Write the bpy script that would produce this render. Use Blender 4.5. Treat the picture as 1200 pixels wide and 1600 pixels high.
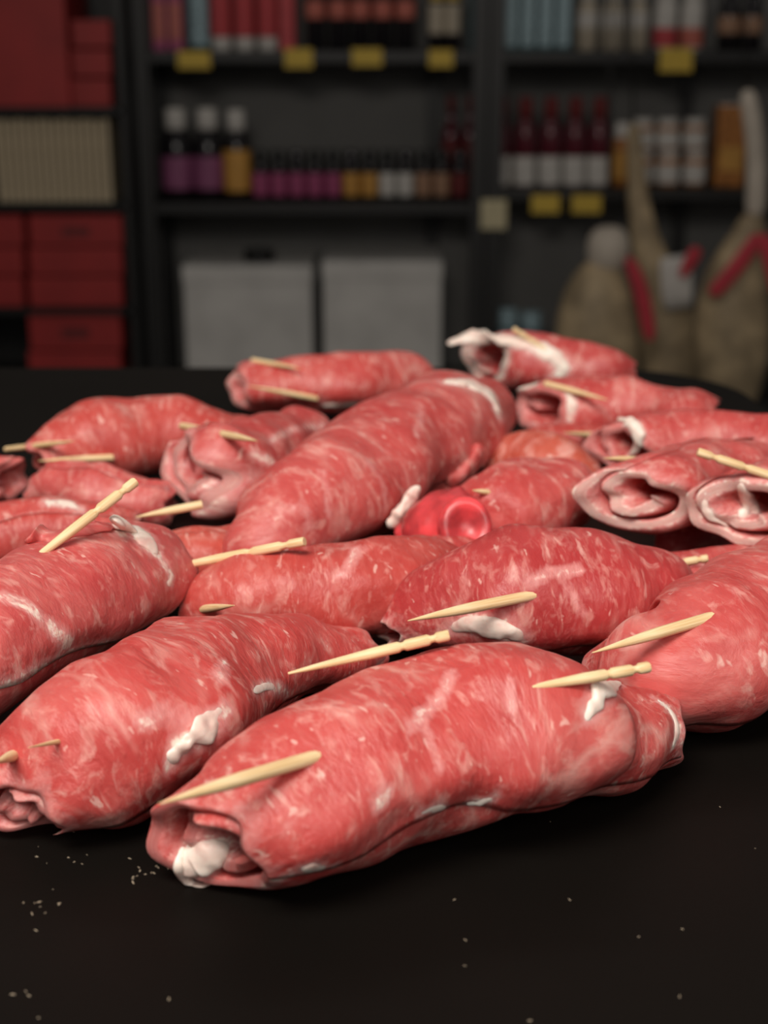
import bpy, bmesh, math, random
import numpy as np
from mathutils import Vector, Matrix
from mathutils.bvhtree import BVHTree

for o in list(bpy.data.objects):
    bpy.data.objects.remove(o, do_unlink=True)
scene = bpy.context.scene
COL = scene.collection
rnd = random.Random(7)

# ------------------------------------------------------------------ camera
FPX = 2300.0                       # focal length in pixels of the 1200x1600 frame
CAM_H = 0.167                      # above the counter top (z = 0)
PITCH = math.atan((800 - 50) / FPX)
cam = bpy.data.cameras.new('camera')
cam.sensor_fit = 'VERTICAL'
cam.sensor_height = 36.0
cam.sensor_width = 27.0
cam.lens = 36.0 * FPX / 1600.0
cam.clip_start = 0.01
cam.clip_end = 60
cam.dof.use_dof = True
cam.dof.focus_distance = 0.352
cam.dof.aperture_fstop = 14.0
cam_o = bpy.data.objects.new('camera', cam)
COL.objects.link(cam_o)
cam_o.location = (0, 0, CAM_H)
cam_o.rotation_euler = (math.pi / 2 - PITCH, 0, 0)
scene.camera = cam_o

# ------------------------------------------------------------------ world + lights
world = bpy.data.worlds.new('world')
scene.world = world
world.use_nodes = True
world.node_tree.nodes['Background'].inputs[0].default_value = (1.0, 0.95, 0.9, 1)
world.node_tree.nodes['Background'].inputs[1].default_value = 0.09

def area(name, loc, target, sx, sy, power, col):
    l = bpy.data.lights.new(name, 'AREA')
    l.shape = 'RECTANGLE'; l.size = sx; l.size_y = sy; l.energy = power; l.color = col
    o = bpy.data.objects.new(name, l); COL.objects.link(o)
    o.location = loc
    d = Vector(target) - Vector(loc)
    o.rotation_euler = d.to_track_quat('-Z', 'Y').to_euler()
    return o
area('counter_lamp', (-0.35, -0.40, 1.20), (0.0, 0.42, 0.0), 0.8, 0.5, 22.5, (1.0, 0.93, 0.85))
area('ceiling_lamp', (0.0, 2.1, 1.9), (0.0, 2.5, -0.9), 2.4, 0.4, 2.9, (1.0, 0.94, 0.86))
area('front_fill', (0.45, -0.95, 0.95), (0.0, 0.40, 0.0), 1.0, 0.6, 8.0, (1.0, 0.94, 0.88))  # added unseen fill light, brightens the meat from the camera side

scene.view_settings.view_transform = 'Standard'
scene.view_settings.look = 'None'
scene.view_settings.gamma = 1.0
scene.view_settings.use_curve_mapping = False
scene.view_settings.exposure = 0.10

# ------------------------------------------------------------------ helpers
SP, CP = math.sin(PITCH), math.cos(PITCH)
CAM = Vector((0, 0, CAM_H))
def ray(px, py):
    u = (px - 600) / FPX; v = (800 - py) / FPX
    return Vector((u, CP + v * SP, -SP + v * CP))        # per unit of depth
def at_depth(px, py, z):
    return CAM + ray(px, py) * z
def at_height(px, py, h):
    d = ray(px, py)
    return CAM + d * ((h - CAM_H) / d.z)
def at_y(px, py, y):
    d = ray(px, py)
    return CAM + d * (y / d.y)
def depth_of(p):
    q = p - CAM
    return q.y * CP - q.z * SP

def tag(o, label=None, cat=None, group=None, kind=None):
    if label: o['label'] = label
    if cat: o['category'] = cat
    if group: o['group'] = group
    if kind: o['kind'] = kind
    return o
def empty(name, loc, label=None, cat=None, group=None):
    o = bpy.data.objects.new(name, None); COL.objects.link(o)
    o.location = loc; o.empty_display_size = 0.02
    return tag(o, label, cat, group)
def mesh_obj(name, verts, faces, mat, parent=None, smooth=True):
    me = bpy.data.meshes.new(name)
    me.from_pydata([tuple(v) for v in verts], [], [tuple(f) for f in faces])
    me.update()
    if smooth:
        me.polygons.foreach_set('use_smooth', [True] * len(me.polygons))
    if mat: me.materials.append(mat)
    o = bpy.data.objects.new(name, me); COL.objects.link(o)
    if parent: o.parent = parent
    return o
def bm_obj(name, bm, mat, parent=None, smooth=False, loc=None):
    me = bpy.data.meshes.new(name)
    bmesh.ops.recalc_face_normals(bm, faces=bm.faces)
    bm.to_mesh(me); bm.free()
    if smooth: me.polygons.foreach_set('use_smooth', [True] * len(me.polygons))
    if mat: me.materials.append(mat)
    o = bpy.data.objects.new(name, me); COL.objects.link(o)
    if parent: o.parent = parent
    if loc is not None: o.location = loc
    return o
def add_box(bm, x0, x1, y0, y1, z0, z1, bev=0.0):
    r = bmesh.ops.create_cube(bm, size=1.0)
    vs = r['verts']
    for v in vs:
        v.co = Vector(((x0 + x1) / 2 + v.co.x * (x1 - x0), (y0 + y1) / 2 + v.co.y * (y1 - y0), (z0 + z1) / 2 + v.co.z * (z1 - z0)))
    if bev > 0:
        es = set()
        for v in vs: es.update(v.link_edges)
        bmesh.ops.bevel(bm, geom=list(es), offset=bev, segments=2, affect='EDGES', profile=0.6)
def box_obj(name, b, mat, parent=None, bev=0.0, loc=None):
    bm = bmesh.new(); add_box(bm, *b, bev=bev)
    return bm_obj(name, bm, mat, parent, False, loc)
def lathe(name, prof, mat, parent=None, n=20, sx=1.0, sy=1.0, loc=None):
    """prof: list of (r, z)"""
    vs, fs = [], []
    for r, z in prof:
        for k in range(n):
            a = 2 * math.pi * k / n
            vs.append((r * sx * math.cos(a), r * sy * math.sin(a), z))
    for i in range(len(prof) - 1):
        for k in range(n):
            k2 = (k + 1) % n
            fs.append((i * n + k, i * n + k2, (i + 1) * n + k2, (i + 1) * n + k))
    fs.append(tuple(reversed(range(n))))
    fs.append(tuple(range((len(prof) - 1) * n, len(prof) * n)))
    o = mesh_obj(name, vs, fs, mat, parent)
    if loc is not None: o.location = loc
    return o

# ------------------------------------------------------------------ materials
def new_mat(name):
    m = bpy.data.materials.new(name); m.use_nodes = True
    nt = m.node_tree
    return m, nt, nt.nodes['Principled BSDF']
def N(nt, t, **kw):
    n = nt.nodes.new(t)
    for k, v in kw.items():
        if k.startswith('i_'): n.inputs[k[2:].replace('_', ' ')].default_value = v
        else: setattr(n, k, v)
    return n
def ramp(nt, fac, stops):
    r = nt.nodes.new('ShaderNodeValToRGB')
    e = r.color_ramp.elements
    while len(e) < len(stops): e.new(0.5)
    for el, (p, c) in zip(e, stops):
        el.position = p; el.color = (*c, 1) if len(c) == 3 else c
    nt.links.new(fac, r.inputs[0])
    return r.outputs[0]
def mathn(nt, op, a, b=None, c=None, clamp=False):
    n = nt.nodes.new('ShaderNodeMath'); n.operation = op; n.use_clamp = clamp
    for i, x in enumerate((a, b, c)):
        if x is None: continue
        if hasattr(x, 'links'): nt.links.new(x, n.inputs[i])
        else: n.inputs[i].default_value = x
    return n.outputs[0]
def mixc(nt, fac, a, b, bt='MIX'):
    n = nt.nodes.new('ShaderNodeMix'); n.data_type = 'RGBA'; n.blend_type = bt
    for i, x in ((0, fac), (6, a), (7, b)):
        if hasattr(x, 'links'): nt.links.new(x, n.inputs[i])
        elif i == 0: n.inputs[0].default_value = x
        else: n.inputs[i].default_value = (*x, 1)
    return n.outputs[2]

def simple(name, col, rough=0.5, metal=0.0, var=0.12, scale=30.0, bump=0.0, trans=0.0):
    m, nt, b = new_mat(name)
    tc = N(nt, 'ShaderNodeTexCoord')
    nz = N(nt, 'ShaderNodeTexNoise'); nz.inputs['Scale'].default_value = scale; nz.inputs['Detail'].default_value = 4
    nt.links.new(tc.outputs['Object'], nz.inputs['Vector'])
    lo = tuple(c * (1 - var) for c in col); hi = tuple(min(1, c * (1 + var)) for c in col)
    nt.links.new(ramp(nt, nz.outputs['Fac'], [(0.3, lo), (0.7, hi)]), b.inputs['Base Color'])
    b.inputs['Roughness'].default_value = rough
    b.inputs['Metallic'].default_value = metal
    b.inputs['Transmission Weight'].default_value = trans
    if bump:
        bp = N(nt, 'ShaderNodeBump'); bp.inputs['Strength'].default_value = bump; bp.inputs['Distance'].default_value = 0.002
        nt.links.new(nz.outputs['Fac'], bp.inputs['Height']); nt.links.new(bp.outputs[0], b.inputs['Normal'])
    return m

def meat_material():
    m, nt, b = new_mat('raw_meat')
    L = nt.links.new
    uv = N(nt, 'ShaderNodeUVMap')                        # centimetres: x around the roll, y along it
    oi = N(nt, 'ShaderNodeObjectInfo')
    off = mathn(nt, 'MULTIPLY', oi.outputs['Random'], 57.0)
    def noise(scale, sx, sy, detail=3, rough=0.55, dist=0.0, add=0.0):
        mp = N(nt, 'ShaderNodeMapping'); mp.inputs['Scale'].default_value = (sx, sy, 1)
        mp.inputs['Rotation'].default_value = (0, 0, 0.22)
        L(uv.outputs[0], mp.inputs[0])
        n = N(nt, 'ShaderNodeTexNoise'); n.noise_dimensions = '4D'
        n.inputs['Scale'].default_value = scale; n.inputs['Detail'].default_value = detail
        n.inputs['Roughness'].default_value = rough; n.inputs['Distortion'].default_value = dist
        L(mp.outputs[0], n.inputs['Vector'])
        L(mathn(nt, 'ADD', off, add), n.inputs['W'])
        return n.outputs['Fac']
    big = noise(0.55, 1, 1, 3)
    fib = noise(1.0, 1.9, 5.5, 4, 0.6, 0.8, 3.1)          # fibres run round the roll
    streak = noise(1.25, 0.85, 2.3, 4, 0.6, 1.0, 9.7)
    gate = noise(0.5, 1, 1, 2, 0.5, 0.0, 21.0)
    speck = noise(3.0, 0.8, 1.5, 2, 0.5, 0.5, 14.0)
    tint = N(nt, 'ShaderNodeAttribute'); tint.attribute_type = 'OBJECT'; tint.attribute_name = 'tint'
    base = ramp(nt, big, [(0.28, (0.47, 0.046, 0.042)), (0.5, (0.56, 0.076, 0.069)), (0.75, (0.65, 0.145, 0.13))])
    orange = ramp(nt, big, [(0.28, (0.44, 0.052, 0.028)), (0.75, (0.60, 0.135, 0.085))])
    pink = ramp(nt, big, [(0.28, (0.50, 0.060, 0.062)), (0.75, (0.67, 0.18, 0.165))])
    t = tint.outputs['Fac']
    base = mixc(nt, mathn(nt, 'MULTIPLY', t, 1.0, clamp=True), base, pink)
    base = mixc(nt, mathn(nt, 'MULTIPLY', t, -1.0, clamp=True), base, orange)
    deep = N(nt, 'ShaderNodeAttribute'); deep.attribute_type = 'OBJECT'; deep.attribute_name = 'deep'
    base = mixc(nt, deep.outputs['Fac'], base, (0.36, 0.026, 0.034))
    fibm = ramp(nt, fib, [(0.50, (0, 0, 0)), (0.72, (1, 1, 1))])
    c = mixc(nt, mathn(nt, 'MULTIPLY', fibm, 0.30), base, (0.70, 0.23, 0.195))
    fibd = ramp(nt, fib, [(0.28, (1, 1, 1)), (0.46, (0, 0, 0))])
    c = mixc(nt, mathn(nt, 'MULTIPLY', fibd, 0.22), c, (0.40, 0.035, 0.035))
    sm = ramp(nt, streak, [(0.565, (0, 0, 0)), (0.68, (1, 1, 1))])
    gm = ramp(nt, gate, [(0.42, (0, 0, 0)), (0.60, (1, 1, 1))])
    sg = mathn(nt, 'MULTIPLY', sm, mathn(nt, 'MULTIPLY_ADD', gm, 0.75, 0.12))
    c = mixc(nt, mathn(nt, 'MULTIPLY', sg, 0.8), c, (0.80, 0.44, 0.38))
    spot = noise(2.1, 0.75, 1.25, 3, 0.6, 0.9, 44.0)
    spo = ramp(nt, spot, [(0.54, (0, 0, 0)), (0.66, (1, 1, 1))])
    c = mixc(nt, mathn(nt, 'MULTIPLY', spo, mathn(nt, 'MULTIPLY_ADD', gm, -0.3, 0.62)), c, (0.76, 0.37, 0.32))
    # thin veins of connective tissue
    mp = N(nt, 'ShaderNodeMapping'); mp.inputs['Scale'].default_value = (0.34, 0.62, 1); L(uv.outputs[0], mp.inputs[0])
    wob = N(nt, 'ShaderNodeTexNoise'); wob.inputs['Scale'].default_value = 1.1; wob.inputs['Detail'].default_value = 3
    L(mp.outputs[0], wob.inputs['Vector'])
    va = N(nt, 'ShaderNodeVectorMath'); va.operation = 'MULTIPLY_ADD'
    L(wob.outputs['Color'], va.inputs[0]); va.inputs[1].default_value = (0.9, 0.9, 0.0); L(mp.outputs[0], va.inputs[2])
    va2 = N(nt, 'ShaderNodeVectorMath'); va2.operation = 'ADD'; L(va.outputs[0], va2.inputs[0])
    cmb = N(nt, 'ShaderNodeCombineXYZ'); L(off, cmb.inputs[0]); L(off, cmb.inputs[1]); L(cmb.outputs[0], va2.inputs[1])
    vo = N(nt, 'ShaderNodeTexVoronoi'); vo.feature = 'DISTANCE_TO_EDGE'; vo.inputs['Scale'].default_value = 1.0
    L(va2.outputs[0], vo.inputs['Vector'])
    vm = ramp(nt, vo.outputs['Distance'], [(0.0, (1, 1, 1)), (0.06, (0, 0, 0))])
    vm = mathn(nt, 'MULTIPLY', vm, ramp(nt, big, [(0.47, (0, 0, 0)), (0.62, (1, 1, 1))]))
    c = mixc(nt, mathn(nt, 'MULTIPLY', vm, 0.42), c, (0.84, 0.52, 0.45))
    spm = ramp(nt, speck, [(0.66, (0, 0, 0)), (0.72, (1, 1, 1))])
    c = mixc(nt, mathn(nt, 'MULTIPLY', spm, 0.6), c, (0.84, 0.55, 0.48))
    # pale membrane and fat along cut edges
    fa = N(nt, 'ShaderNodeAttribute'); fa.attribute_name = 'fat'
    fn = noise(2.6, 0.8, 1.2, 4, 0.62, 0.6, 33.0)
    fsum = mathn(nt, 'ADD', fa.outputs['Fac'], mathn(nt, 'MULTIPLY_ADD', fn, 1.4, -0.72))
    pm = ramp(nt, fsum, [(0.12, (0, 0, 0)), (0.55, (1, 1, 1))])
    c = mixc(nt, mathn(nt, 'MULTIPLY', pm, 0.72), c, (0.74, 0.33, 0.31))
    fm = ramp(nt, fsum, [(0.58, (0, 0, 0)), (0.80, (1, 1, 1))])
    c = mixc(nt, fm, c, (0.90, 0.72, 0.63))
    L(c, b.inputs['Base Color'])
    L(mathn(nt, 'MULTIPLY_ADD', fib, 0.25, 0.30), b.inputs['Roughness'])
    b.inputs['Specular IOR Level'].default_value = 0.38
    b.inputs['Subsurface Weight'].default_value = 0.40
    b.inputs['Subsurface Radius'].default_value = (1.0, 0.28, 0.20)
    b.inputs['Subsurface Scale'].default_value = 0.003
    h = mathn(nt, 'ADD', mathn(nt, 'MULTIPLY', fib, 0.6), mathn(nt, 'MULTIPLY', noise(2.2, 1, 1.6, 4, 0.6, 0.5, 5.0), 0.9))
    bp = N(nt, 'ShaderNodeBump'); bp.inputs['Strength'].default_value = 0.5; bp.inputs['Distance'].default_value = 0.0011
    L(h, bp.inputs['Height']); L(bp.outputs[0], b.inputs['Normal'])
    return m
MEAT = meat_material()

def fat_material():
    m, nt, b = new_mat('pork_fat')
    L = nt.links.new
    tc = N(nt, 'ShaderNodeTexCoord')
    n = N(nt, 'ShaderNodeTexNoise'); n.inputs['Scale'].default_value = 160; n.inputs['Detail'].default_value = 4
    L(tc.outputs['Object'], n.inputs['Vector'])
    L(ramp(nt, n.outputs['Fac'], [(0.3, (0.80, 0.52, 0.46)), (0.45, (0.90, 0.71, 0.62)), (0.7, (0.94, 0.84, 0.74))]), b.inputs['Base Color'])
    b.inputs['Roughness'].default_value = 0.42
    b.inputs['Subsurface Weight'].default_value = 0.25
    b.inputs['Subsurface Radius'].default_value = (1.0, 0.6, 0.5)
    b.inputs['Subsurface Scale'].default_value = 0.002
    bp = N(nt, 'ShaderNodeBump'); bp.inputs['Strength'].default_value = 0.5; bp.inputs['Distance'].default_value = 0.001
    L(n.outputs['Fac'], bp.inputs['Height']); L(bp.outputs[0], b.inputs['Normal'])
    return m
FAT = fat_material()

def wood_material():
    m, nt, b = new_mat('birch_wood')
    L = nt.links.new
    tc = N(nt, 'ShaderNodeTexCoord')
    mp = N(nt, 'ShaderNodeMapping'); mp.inputs['Scale'].default_value = (1400, 1400, 70); L(tc.outputs['Object'], mp.inputs[0])
    n = N(nt, 'ShaderNodeTexNoise'); n.inputs['Scale'].default_value = 1.0; n.inputs['Detail'].default_value = 4
    L(mp.outputs[0], n.inputs['Vector'])
    L(ramp(nt, n.outputs['Fac'], [(0.3, (0.68, 0.44, 0.20)), (0.55, (0.86, 0.64, 0.36)), (0.75, (0.92, 0.74, 0.47))]), b.inputs['Base Color'])
    b.inputs['Roughness'].default_value = 0.55
    bp = N(nt, 'ShaderNodeBump'); bp.inputs['Strength'].default_value = 0.3; bp.inputs['Distance'].default_value = 0.0002
    L(n.outputs['Fac'], bp.inputs['Height']); L(bp.outputs[0], b.inputs['Normal'])
    return m
WOOD = wood_material()

def counter_material():
    m, nt, b = new_mat('black_counter')
    L = nt.links.new
    tc = N(nt, 'ShaderNodeTexCoord')
    n = N(nt, 'ShaderNodeTexNoise'); n.inputs['Scale'].default_value = 9; n.inputs['Detail'].default_value = 5
    n2 = N(nt, 'ShaderNodeTexNoise'); n2.inputs['Scale'].default_value = 900; n2.inputs['Detail'].default_value = 2
    for x in (n, n2): L(tc.outputs['Object'], x.inputs['Vector'])
    L(ramp(nt, n.outputs['Fac'], [(0.3, (0.0042, 0.0033, 0.0026)), (0.7, (0.0062, 0.0050, 0.0040))]), b.inputs['Base Color'])
    b.inputs['Roughness'].default_value = 0.55
    b.inputs['Specular IOR Level'].default_value = 0.10
    bp = N(nt, 'ShaderNodeBump'); bp.inputs['Strength'].default_value = 0.12; bp.inputs['Distance'].default_value = 0.0004
    L(n2.outputs['Fac'], bp.inputs['Height']); L(bp.outputs[0], b.inputs['Normal'])
    return m
COUNTER = counter_material()

# ------------------------------------------------------------------ setting: floor, back wall, counter
FLOOR_Z = -0.95
WALL_Y = 4.36
floor_m = simple('floor_grey', (0.10, 0.095, 0.09), 0.5, scale=4)
wall_m = simple('wall_grey', (0.34, 0.33, 0.315), 0.8, scale=6, bump=0.1)
tag(box_obj('floor', (-5, 5, -2, WALL_Y + 0.1, FLOOR_Z - 0.1, FLOOR_Z), floor_m), 'grey shop floor behind the counter', None, None, 'structure')
tag(box_obj('wall_back', (-5, 5, WALL_Y, WALL_Y + 0.1, FLOOR_Z, 2.2), wall_m), 'plain grey wall behind the shop shelves', None, None, 'structure')

ctr = empty('shop_counter', (0, 0.4, FLOOR_Z), 'smooth black counter top with a rounded corner under the meat rolls', 'counter')
def counter_top():
    # outline with a rounded far right corner
    yf = at_height(600, 572, 0).y
    xr = at_height(1205, 640, 0).x
    rc = 0.075
    pts = [(-0.75, -0.12), (xr, -0.12)]
    for k in range(0, 13):
        a = math.pi / 2 * k / 12
        pts.append((xr - rc + rc * math.cos(a), yf - rc + rc * math.sin(a)))
    pts.append((-0.75, yf))
    bm = bmesh.new()
    vt = [bm.verts.new((x, y - 0.4, 0.0 - FLOOR_Z)) for x, y in pts]
    f = bm.faces.new(vt)
    r = bmesh.ops.extrude_face_region(bm, geom=[f])
    for v in r['geom']:
        if isinstance(v, bmesh.types.BMVert): v.co.z -= 0.03
    bm.normal_update()
    top = [e for e in bm.edges if all(abs(v.co.z + FLOOR_Z) < 1e-5 for v in e.verts)]
    bmesh.ops.bevel(bm, geom=top, offset=0.004, segments=3, affect='EDGES')
    return bm_obj('counter_top', bm, COUNTER, ctr), xr, yf
_, XR, YF = counter_top()
box_obj('counter_base', (-0.73, XR - 0.06, -0.48, YF - 0.4 - 0.06, 0.0, 0.95 - 0.03), simple('counter_base_black', (0.012, 0.011, 0.010), 0.6), ctr)

# ------------------------------------------------------------------ meat roll generator
class Waves:
    """smooth pseudo noise: sum of sines with random directions"""
    def __init__(s, seed, wl, n=10):
        g = np.random.RandomState(seed)
        d = g.normal(size=(n, 3)); d /= np.linalg.norm(d, axis=1)[:, None]
        s.k = d * (2 * math.pi / wl) * g.uniform(0.7, 1.4, size=(n, 1))
        s.p = g.uniform(0, 2 * math.pi, n); s.n = n
    def __call__(s, P):
        return np.sin(P @ s.k.T + s.p).sum(-1) / math.sqrt(s.n / 2) * 0.6

WALL_BVH = {}
def sstep(x): x = np.clip(x, 0, 1); return x * x * (3 - 2 * x)

class Roll:
    pass

def solve(px, py, rpx, base, q):
    v = (800 - py) / FPX
    s = SP - v * CP
    z = (CAM_H - base) / (s + q * rpx / FPX)
    return at_depth(px, py, z), rpx * z / FPX

def meat_roll(label, st, base=0.0, turns=1.7, t=0.30, k=None, seam=-25, twist=0.0, hand=1, wob=0.25,
              sq=0.93, ell=0.0, phi=0.0, cone=(0.0, 0.0), cut=((0, 0), (0, 0)), rag=0.0022, rndend=0.16,
              fat_end=(0.0, 0.0), fat_lip=0.0, pale=(0.35, 0.35), fat_rng=None, lump=0.0011, seed=1, tint=0.0,
              rows=64, na=84, lift=0.0, group='raw meat rolls heaped on the black counter'):
    if k is None: k = t * 1.03
    P, R = [], []
    for s in st:
        b = s[3] if len(s) > 3 else base
        p, r = solve(s[0], s[1], s[2], b, sq)
        P.append(p); R.append(r)
    P = np.array([tuple(p) for p in P]); R = np.array(R)
    # Catmull-Rom through the stations
    n = len(P); dense, dr = [], []
    Q = np.vstack([2 * P[0] - P[1], P, 2 * P[-1] - P[-2]]); QR = np.concatenate([[R[0]], R, [R[-1]]])
    for i in range(n - 1):
        for j in range(40):
            x = j / 40.0
            w = np.array([-x + 2 * x**2 - x**3, 2 - 5 * x**2 + 3 * x**3, x + 4 * x**2 - 3 * x**3, -x**2 + x**3]) / 2
            dense.append(w @ Q[i:i + 4]); dr.append(w @ QR[i:i + 4])
    dense.append(P[-1]); dr.append(R[-1])
    D = np.array(dense); DR = np.array(dr)
    seg = np.linalg.norm(np.diff(D, axis=0), axis=1); S = np.concatenate([[0], np.cumsum(seg)]); Lh = S[-1]
    ext = 0.03
    t0 = (D[1] - D[0]) / seg[0]; t1 = (D[-1] - D[-2]) / seg[-1]
    D = np.vstack([D[0] - t0 * ext, D, D[-1] + t1 * ext]); S = np.concatenate([[-ext], S, [Lh + ext]]); DR = np.concatenate([[DR[0]], DR, [DR[-1]]])
    TT = np.gradient(D, S, axis=0); TT /= np.linalg.norm(TT, axis=1)[:, None]
    def ev(s):
        return (np.stack([np.interp(s, S, D[:, c]) for c in range(3)], -1), np.interp(s, S, DR),
                np.stack([np.interp(s, S, TT[:, c]) for c in range(3)], -1))
    Rm = float(R.mean())
    tw = t * Rm
    # axial rows, denser at the ends, with the sheet thickness pinched there so the cut edges are round
    ends = np.array([0, 0.08, 0.22, 0.42, 0.7, 1.0]) * tw * 0.9
    thf_e = np.array([0.50, 0.74, 0.87, 0.95, 0.99, 1.0])
    mid = np.linspace(ends[-1], Lh - ends[-1], rows - 10)
    svals = np.concatenate([ends[:-1], mid, (Lh - ends[:-1])[::-1]])
    thf = np.concatenate([thf_e[:-1], np.ones(len(mid)), thf_e[:-1][::-1]])
    d0 = svals; d1 = Lh - svals
    A = 2 * math.pi * turns
    a = np.linspace(0, A, na + 1)
    g = np.random.RandomState(seed)
    ph = g.uniform(0, 6.28, 12)
    # the outer turn keeps its radius, sinks a little as it slips under the lip, and drops the rest beneath it
    def drop(x):
        return (0.4 * k * sstep((x - 1.25 * math.pi) / (0.75 * math.pi)) + 0.6 * k * sstep((x - 2 * math.pi) / 1.4)
                + k * np.clip(x - 2 * math.pi - 0.7, 0, None) / (2 * math.pi))
    outer0 = 1 - drop(a)
    inner_base = np.maximum(np.maximum(outer0 - t, np.where(a < 2.0, 1 - drop(a + 2 * math.pi), 0)), 0.06)
    lipf = 0.30 + 0.70 * sstep(a / 0.5)
    innf = 0.4 + 0.6 * sstep((A - a) / 0.5)
    thick = np.maximum(outer0 - inner_base, 0.04) * lipf * innf
    # unevenness of the sheet edge at each end
    def ragf(p0):
        return rag * (np.sin(1.7 * a + ph[p0]) + 0.7 * np.sin(3.3 * a + ph[p0 + 1]) + 0.4 * np.sin(6.1 * a + ph[p0 + 2])) / 1.5
    rag0, rag1 = ragf(0), ragf(3)
    wobv = wob * (0.6 * np.sin(svals / 0.021 + ph[6]) + 0.4 * np.sin(svals / 0.009 + ph[7]))
    verts = np.zeros((len(svals), 2 * (na + 1), 3)); fat = np.zeros((len(svals), 2 * (na + 1))); uvs = np.zeros((len(svals), 2 * (na + 1), 2))
    for i, s in enumerate(svals):
        th = math.radians(seam) + twist * s / Lh + wobv[i] * np.exp(-a / 2.0) + hand * a
        w0 = max(0, 1 - s / (0.5 * Lh)); w1 = max(0, 1 - (Lh - s) / (0.5 * Lh))
        tf = thf[i]
        o_ = inner_base + thick * (0.5 + 0.5 * tf) + lift * np.exp(-a / 0.5)
        i_ = inner_base + thick * (0.5 - 0.5 * tf) + lift * np.exp(-a / 0.5)
        for side, rho in ((0, o_), (1, i_)):
            off0 = rag0 + cone[0] * Rm * (1 - rho) - Rm * rho * (cut[0][0] * np.cos(th) + cut[0][1] * np.sin(th))
            off1 = rag1 + cone[1] * Rm * (1 - rho) - Rm * rho * (cut[1][0] * np.cos(th) + cut[1][1] * np.sin(th))
            ss = s - w0 * off0 + w1 * off1
            C, rr, T = ev(ss)
            Nn = np.array([0, 0, 1.0]) - T * T[:, 2:3]; Nn /= np.linalg.norm(Nn, axis=1)[:, None]
            B = np.cross(T, Nn)
            dome = 1 - rndend * (np.clip(1 - d0[i] / (0.8 * Rm), 0, 1) ** 2 + np.clip(1 - d1[i] / (0.8 * Rm), 0, 1) ** 2)
            cx = np.cos(th); cz = np.sin(th)
            wx = 1.05 * (1 + ell); wz = sq * (1 - ell)
            pr = math.radians(phi)
            ex = cx * math.cos(pr) + cz * math.sin(pr); ez = -cx * math.sin(pr) + cz * math.cos(pr)
            ex = ex * wx; ez = ez * wz
            cx2 = ex * math.cos(pr) - ez * math.sin(pr); cz2 = ex * math.sin(pr) + ez * math.cos(pr)
            pos = C + (rr * rho * dome)[:, None] * (B * cx2[:, None] + Nn * cz2[:, None])
            f = pale[0] * np.exp(-d0[i] / (0.22 * Rm)) + pale[1] * np.exp(-d1[i] / (0.22 * Rm))
            f = np.full(na + 1, f)
            f = np.maximum(f, fat_end[0] * math.exp(-(d0[i] / 0.0035) ** 2))
            f = np.maximum(f, fat_end[1] * math.exp(-(d1[i] / 0.0035) ** 2))
            f = np.maximum(f, fat_lip * np.exp(-(a / 0.16) ** 2))
            sl = slice(0, na + 1) if side == 0 else slice(na + 1, None)
            order = slice(None) if side == 0 else slice(None, None, -1)
            verts[i, sl] = pos[order]; fat[i, sl] = f[order]
            uvs[i, sl, 0] = (a * Rm * 100)[order] + (0 if side == 0 else 40); uvs[i, sl, 1] = (ss * 100)[order]
    # lumps
    F1, F2, F3 = Waves(seed * 3 + 1, 0.034), Waves(seed * 3 + 2, 0.016), Waves(seed * 3 + 3, 0.007)
    ctr_rows = ev(svals)[0][:, None, :]
    rad = verts - ctr_rows; rad /= (np.linalg.norm(rad, axis=2)[:, :, None] + 1e-9)
    disp = lump * (1.2 * F1(verts) + 0.42 * F2(verts) + 0.09 * F3(verts))
    verts = verts + rad * disp[:, :, None]
    M = 2 * (na + 1); nr = len(svals)
    zmin = verts[:, :, 2].min()
    faces = []
    idx = np.arange(nr * M).reshape(nr, M)
    for i in range(nr - 1):
        r0 = idx[i]; r1 = idx[i + 1]
        for j in range(M):
            j2 = (j + 1) % M
            faces.append((int(r0[j]), int(r0[j2]), int(r1[j2]), int(r1[j])))
    for r_, flip in ((idx[0], True), (idx[-1], False)):
        for j in range(na):
            q = (int(r_[j]), int(r_[j + 1]), int(r_[M - 2 - j]), int(r_[M - 1 - j]))
            faces.append(q if not flip else q[::-1])
    V = verts.reshape(-1, 3)
    V[:, 2] = np.maximum(V[:, 2], 0.0003 + 0.02 * np.maximum(0, 0))
    # the root stands at the lowest point of the roll
    c = V.mean(0)
    root = empty('meat_roll', (c[0], c[1], float(V[:, 2].min())), label, 'meat roll', group)
    loc = np.array(root.location)
    o = mesh_obj('meat_slice', V - loc, faces, MEAT, root)
    me = o.data
    bm = bmesh.new(); bm.from_mesh(me); bmesh.ops.recalc_face_normals(bm, faces=bm.faces); bm.to_mesh(me); bm.free()
    at_ = me.attributes.new('fat', 'FLOAT', 'POINT'); at_.data.foreach_set('value', fat.reshape(-1).astype(np.float32))
    ul = me.uv_layers.new(name='UVMap')
    li = np.zeros(len(me.loops), dtype=np.int32); me.loops.foreach_get('vertex_index', li)
    ul.data.foreach_set('uv', uvs.reshape(-1, 2)[li].reshape(-1).astype(np.float32))
    o['tint'] = float(tint)
    r = Roll(); r.root = root; r.loc = Vector(loc); r.mesh = o; r.tint = tint; r.seed = seed
    r.bvh = BVHTree.FromPolygons([tuple(v) for v in V], faces)
    r.depth = depth_of(Vector(c)); r.V = V; r.fat = fat.reshape(-1).copy(); r.attr = at_.name
    return r

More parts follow.
